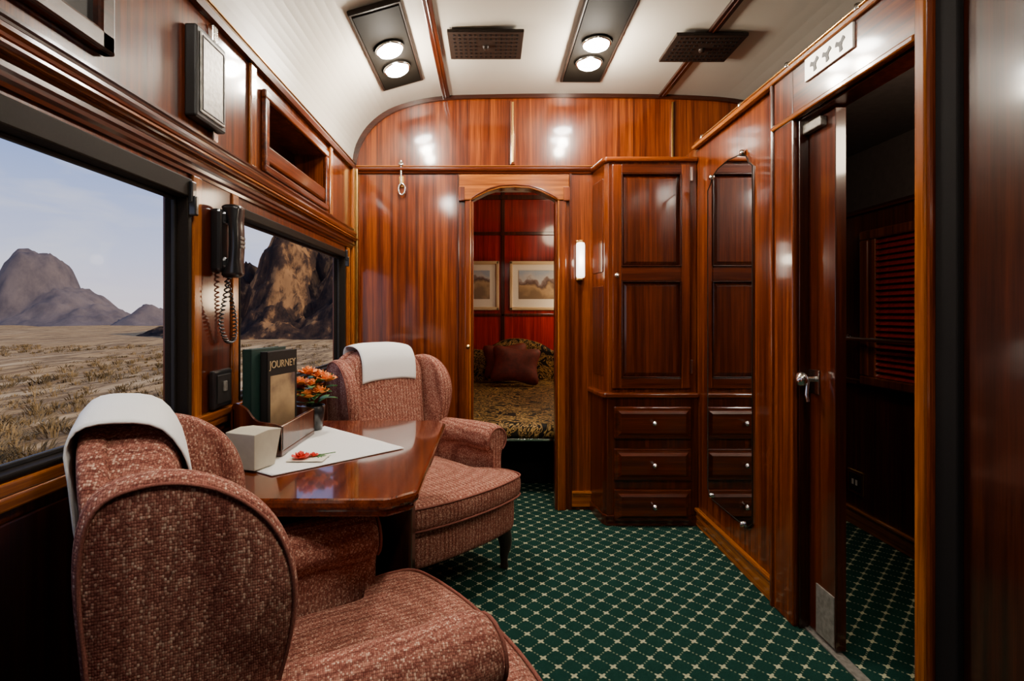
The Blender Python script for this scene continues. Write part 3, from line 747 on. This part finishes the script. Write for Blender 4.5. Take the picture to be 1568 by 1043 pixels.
# ---------------------------------------------------------------- armchairs
def armchair(loc, rz, back_drop):
    e = empty('armchair', loc, rz)
    P = lambda *a, **k: pad(*a, fabric, e, **k)
    base = [(-.26, .24), (0, .245), (.26, .24), (.30, .0), (.325, -.26), (.31, -.40), (.15, -.435), (0, -.44), (-.15, -.435), (-.31, -.40), (-.325, -.26), (-.30, 0)]
    P('seat_base', base, .19, lambda a, b, t: (a, b, .275+t), e=.28, er=.14)
    cush = [(-.235, .18), (0, .19), (.235, .18), (.24, -.05), (.245, -.24), (.33, -.285), (.345, -.37), (.315, -.435), (.16, -.47), (0, -.478), (-.16, -.47), (-.315, -.435), (-.345, -.37), (-.33, -.285), (-.245, -.24), (-.24, -.05)]
    P('seat_cushion', cush, .12, lambda a, b, t: (a, b, .398+t+(.020*math.exp(-(a*a+(b+.1)**2)/.05) if t > 0 else 0)), e=.42, er=.2, c=(0, -.14))
    yc = lambda z: .175+.10*(z-.4)/.65
    back = [(-.205, .40), (-.22, .6), (-.228, .8), (-.225, .92), (-.18, .985), (-.1, 1.018), (0, 1.03), (.1, 1.018), (.18, .985), (.225, .92), (.228, .8), (.22, .6), (.205, .40), (0, .38)]
    P('back_cushion', back, .12, lambda a, b, t: (a, yc(b)-.005+t-(.015*math.cos(a*5) if t < 0 else 0), b), e=.5, er=.25)
    ob = [(-.24, .22), (-.25, .6), (-.252, .82), (-.24, .93), (-.18, .995), (-.1, 1.02), (0, 1.03), (.1, 1.02), (.18, .995), (.24, .93), (.252, .82), (.25, .6), (.24, .22)]
    P('outer_back', ob, .045, lambda a, b, t: (a, yc(b)+.038+t, b), e=.5, er=.1)
    for s in (-1, 1):
        wing = [(.265, .22), (.29, .5), (.31, .72), (.32, .87), (.30, .955), (.235, .980), (.16, .968), (.095, .925), (.055, .865), (.04, .79), (.045, .71), (.07, .60), (.085, .5), (.085, .22)]
        flare = lambda a, b: .040*max(0, (.32-a)/.28)*min(max((b-.5)/.3, 0), 1)
        P('wing', wing, .07, lambda a, b, t: (s*(.240+flare(a, b)+t), a, b), e=.55, er=.16, c=(.18, .70))
        o = [(.18+(p[0]-.18)*.93, .70+(p[1]-.70)*.955) for p in crom(wing, 6)]
        tube('piping', [(s*(.240+flare(a, b)+.0305), a, b) for a, b in o], .003, piping_mat, e, cyclic=True)
        sec = []
        for k in range(17):
            an = R(-55+290*k/16)
            sec.append((.068*math.cos(an), .592+.068*math.sin(an)))
        sec += [(-.030, .50), (-.034, .40), (-.036, .21), (.036, .21), (.036, .40), (.030, .50)]
        ys = [.18, .10, .0, -.10, -.18, -.255, -.278, -.288, -.290]
        sc_ = [.8, .90, .95, 1.0, 1.05, 1.08, 1.02, .90, .80]
        def af(u, v):
            i = int(round(u*len(sec))) % len(sec); j = int(round(v*(len(ys)-1)))
            p = sec[i]; k = sc_[j]; y = ys[j]
            f = max(0, (.05-y)/.33); g = max(0, min(1, (.18-y)/.30))
            if p[1] > .505: zz = .592+(p[1]-.592)*k - .004*f*f
            else: zz = .21+(p[1]-.21)*(1 if j < 7 else .98)
            return (s*(.258+.048*g+p[0]*(k if p[1] > .505 or j > 6 else 1)), y, zz)
        grid('arm', af, len(sec), len(ys), fabric, e, closed_u=True, caps=True, sub=1)
        fo = [(s*(.306+p[0]*.86), -.2935, .587+(p[1]-.592)*.86) for p in sec[:17]]
        tube('scroll_piping', fo, .004, piping_mat, e)
        def lf(u, v):
            a = u*2*math.pi; z = .20*(1-v)
            r = .034*(1-v)**1.2+.0135+.010*max(0, v-.85)/.15
            off = .020*math.sin(v*math.pi*1.1)+.022*max(0, v-.7)/.3
            return (s*(.27+off*.7)+r*math.cos(a), -.345-off+r*math.sin(a), z)
        grid('front_leg', lf, 14, 14, leg_mat, e, closed_u=True, caps=True, sub=1)
        def lb(u, v):
            a = u*2*math.pi+math.pi/4; r = .03-.008*v
            return (s*.215+r*math.cos(a), .21+.05*v*v+r*math.sin(a), .21*(1-v))
        grid('back_leg', lb, 4, 8, leg_mat, e, closed_u=True, caps=True)
    o = crom(cush, 5)
    for zz, sc2 in ((.442, .985), (.354, .985)):
        tube('cushion_piping', [(p[0]*sc2, -.14+(p[1]+.14)*sc2, zz) for p in o], .0045, piping_mat, e, cyclic=True)
    ht = [(-.078, .87), (-.081, .93), (-.078, .985), (-.052, 1.035), (0, 1.050), (.045, 1.045), (.066, 1.015), (.068, .97)]
    zb = .97
    while zb > .97-back_drop: zb -= .04; ht.append((.069+.003*math.sin(zb*30), zb))
    ht = crom(ht, 3, closed=False)
    W = .16
    def cf(u, v):
        i = v*(len(ht)-1); j = min(int(i), len(ht)-2); t = i-j
        d = ht[j][0]*(1-t)+ht[j+1][0]*t; z = ht[j][1]*(1-t)+ht[j+1][1]*t
        x = (u-.5)*2*W
        dz = -1.1*max(abs(x)-.05, 0)**2
        back_ = max(0, v-.5)
        return (x+.006*math.sin(v*9), yc(min(z, 1.05))+d+.004*math.sin(u*14+v*3)*(.2+back_*1.2)*(1 if d > 0 else -.4)+(-.004 if d < 0 else .002), z+dz)
    grid('antimacassar', cf, 25, 50, white_cloth, e, solid=.003)
    return e
armchair((-.385, 2.585, 0), R(45), .18)
armchair((-.412, 1.085, 0), R(122), .42)

# ---------------------------------------------------------------- exterior
def ext_mat(name, stops, sc, rough=.9):
    m, nt, b = newmat(name)
    n = N(nt, 'ShaderNodeTexNoise', i_Scale=1.0, i_Detail=8.0, i_Roughness=.68)
    nt.links.new(coords(nt, sc), n.inputs['Vector'])
    r = ramp(nt, n.outputs['Fac'], stops)
    nt.links.new(r.outputs[0], b.inputs['Base Color']); b.inputs['Roughness'].default_value = rough
    b.inputs['Specular IOR Level'].default_value = .05
    return m
ground_m = ext_mat('desert_ground', [(.30, (.08, .05, .026)), (.40, (.26, .155, .07)), (.48, (.50, .32, .14)), (.54, (.16, .10, .05)), (.60, (.46, .30, .14)), (.7, (.64, .46, .25))], (.60, .09, .3))
rock_m = ext_mat('desert_rock', [(.42, (.020, .014, .013)), (.52, (.06, .034, .022)), (.60, (.30, .15, .06))], (.42, .42, .14))  # orange end of the ramp paints sunlit patches into the rock colour
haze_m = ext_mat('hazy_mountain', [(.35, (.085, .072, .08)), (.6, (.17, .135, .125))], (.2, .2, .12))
def gf(u, v):
    x = -1.6-260*u**2.2; y = -30+330*v
    return (x, y, -1.15+.25*noise.noise(Vector((x*.15, y*.1, 0)))*min(1, (-x)/10))
grid('desert_ground', gf, 90, 120, ground_m)
MV, MF, MI = [], [], []
def mountain(cx, cy, rx, ry, peaks, mi, amp, fs, n=150):
    b = len(MV)
    for j in range(n):
        for i in range(n):
            x = cx+(i/(n-1)-.5)*2*rx; y = cy+(j/(n-1)-.5)*2*ry
            h = 0
            for (px, py, wx, wy, ph, pw) in peaks:
                d = ((x-px)/wx)**2+((y-py)/wy)**2
                h = max(h, ph*math.exp(-d**pw))
            nn = noise.fractal(Vector((x*fs, y*fs, 3.1)), .8, 2.1, 7)
            r = abs(noise.noise(Vector((x*fs*2, y*fs*2, 7))))
            r2 = abs(noise.noise(Vector((x*fs*4.5, y*fs*4.5, 17))))
            MV.append((x, y, -1.9+h+amp*nn*min(h/4, 1.3)-amp*(.9*r+.5*r2)*min(h/4, 1)))
    for j in range(n-1):
        for i in range(n-1):
            a = b+j*n+i; MF.append((a, a+1, a+1+n, a+n)); MI.append(mi)
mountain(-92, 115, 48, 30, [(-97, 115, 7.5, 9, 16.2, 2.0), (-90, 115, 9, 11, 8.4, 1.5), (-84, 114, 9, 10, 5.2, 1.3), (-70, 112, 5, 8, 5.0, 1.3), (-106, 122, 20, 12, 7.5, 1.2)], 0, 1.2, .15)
mountain(-18, 62, 22, 20, [(-21, 61, 6, 9, 11.8, 1.5), (-13, 62, 9, 9, 15, 1.3), (-27, 60, 5, 8, 8.2, 1.2), (-33, 62, 5, 6, 3.6, 1)], 1, 1.9, .25)
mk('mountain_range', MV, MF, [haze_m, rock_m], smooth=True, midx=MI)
vs, fs = [], []
for i in range(1500):
    yy = 3.5+36*random.random()**1.2; xx = -(yy*(.25+.85*random.random()))-1.5
    hgt = .06+.17*random.random(); rad = hgt*(1.0+.8*random.random())
    for k in range(26):
        a = random.random()*6.283; l = rad*(.2+.8*random.random()); ww = .006+.009*random.random()
        bx, by = xx+.6*l*math.cos(a), yy+.6*l*math.sin(a)*2.4
        tx, ty2 = xx+l*math.cos(a), yy+l*math.sin(a)*2.8
        gz = -1.17
        b = len(vs); t = hgt*(.5+.5*random.random())*(1.15-l/rad*.6)
        vs += [(bx-ww*math.sin(a), by+ww*math.cos(a), gz), (bx+ww*math.sin(a), by-ww*math.cos(a), gz),
               ((bx+tx)/2-ww*math.sin(a), (by+ty2)/2+ww*math.cos(a), gz+.04+t*.7), ((bx+tx)/2+ww*math.sin(a), (by+ty2)/2-ww*math.cos(a), gz+.04+t*.7),
               (tx, ty2, gz+.04+t)]
        fs += [(b, b+1, b+3, b+2), (b+2, b+3, b+4)]
shrub_m = ext_mat('dry_grass', [(.4, (.09, .06, .026)), (.6, (.30, .20, .09))], (.5, .5, .5))
mk('desert_shrubs', vs, fs, shrub_m)
ld = bpy.data.lights.new('sun', 'SUN'); ld.energy = 3.6; ld.color = (1, .82, .60); ld.angle = R(1)
lo = bpy.data.objects.new('sun', ld); COL.objects.link(lo)
lo.rotation_euler = Vector((.8, -.15, .42)).to_track_quat('Z', 'Y').to_euler()

w = bpy.data.worlds.new('sky'); S.world = w; w.use_nodes = True
nt = w.node_tree; bg = nt.nodes['Background']
tc = N(nt, 'ShaderNodeTexCoord'); sp = N(nt, 'ShaderNodeSeparateXYZ'); nt.links.new(tc.outputs['Generated'], sp.inputs[0])
r = ramp(nt, sp.outputs[2], [(.0, (.84, .74, .80)), (.09, (.60, .64, .88)), (.26, (.24, .38, .80)), (1, (.08, .18, .5))])
mp = N(nt, 'ShaderNodeMapping'); mp.inputs['Scale'].default_value = (1.2, 1.2, 5); nt.links.new(tc.outputs['Generated'], mp.inputs[0])
n = N(nt, 'ShaderNodeTexNoise', i_Scale=3.0, i_Detail=6.0, i_Distortion=.6); nt.links.new(mp.outputs[0], n.inputs['Vector'])
cr = ramp(nt, n.outputs['Fac'], [(.45, (0, 0, 0)), (.72, (.7, .7, .7))])
mx = N(nt, 'ShaderNodeMixRGB'); mx.inputs[2].default_value = (.85, .83, .88, 1)
nt.links.new(cr.outputs[0], mx.inputs[0]); nt.links.new(r.outputs[0], mx.inputs[1]); nt.links.new(mx.outputs[0], bg.inputs[0])
bg.inputs[1].default_value = 1.35

# ---------------------------------------------------------------- camera
cd = bpy.data.cameras.new('camera'); cam = bpy.data.objects.new('camera', cd); COL.objects.link(cam)
cam.location = (0, 0, 1.2); cam.rotation_euler = (R(90), 0, 0)
cd.sensor_width = 36; cd.lens = 820/1568*36; cd.shift_x = 34/1568; cd.shift_y = -41.3/1568
cd.clip_start = .02; cd.clip_end = 1000
S.camera = cam
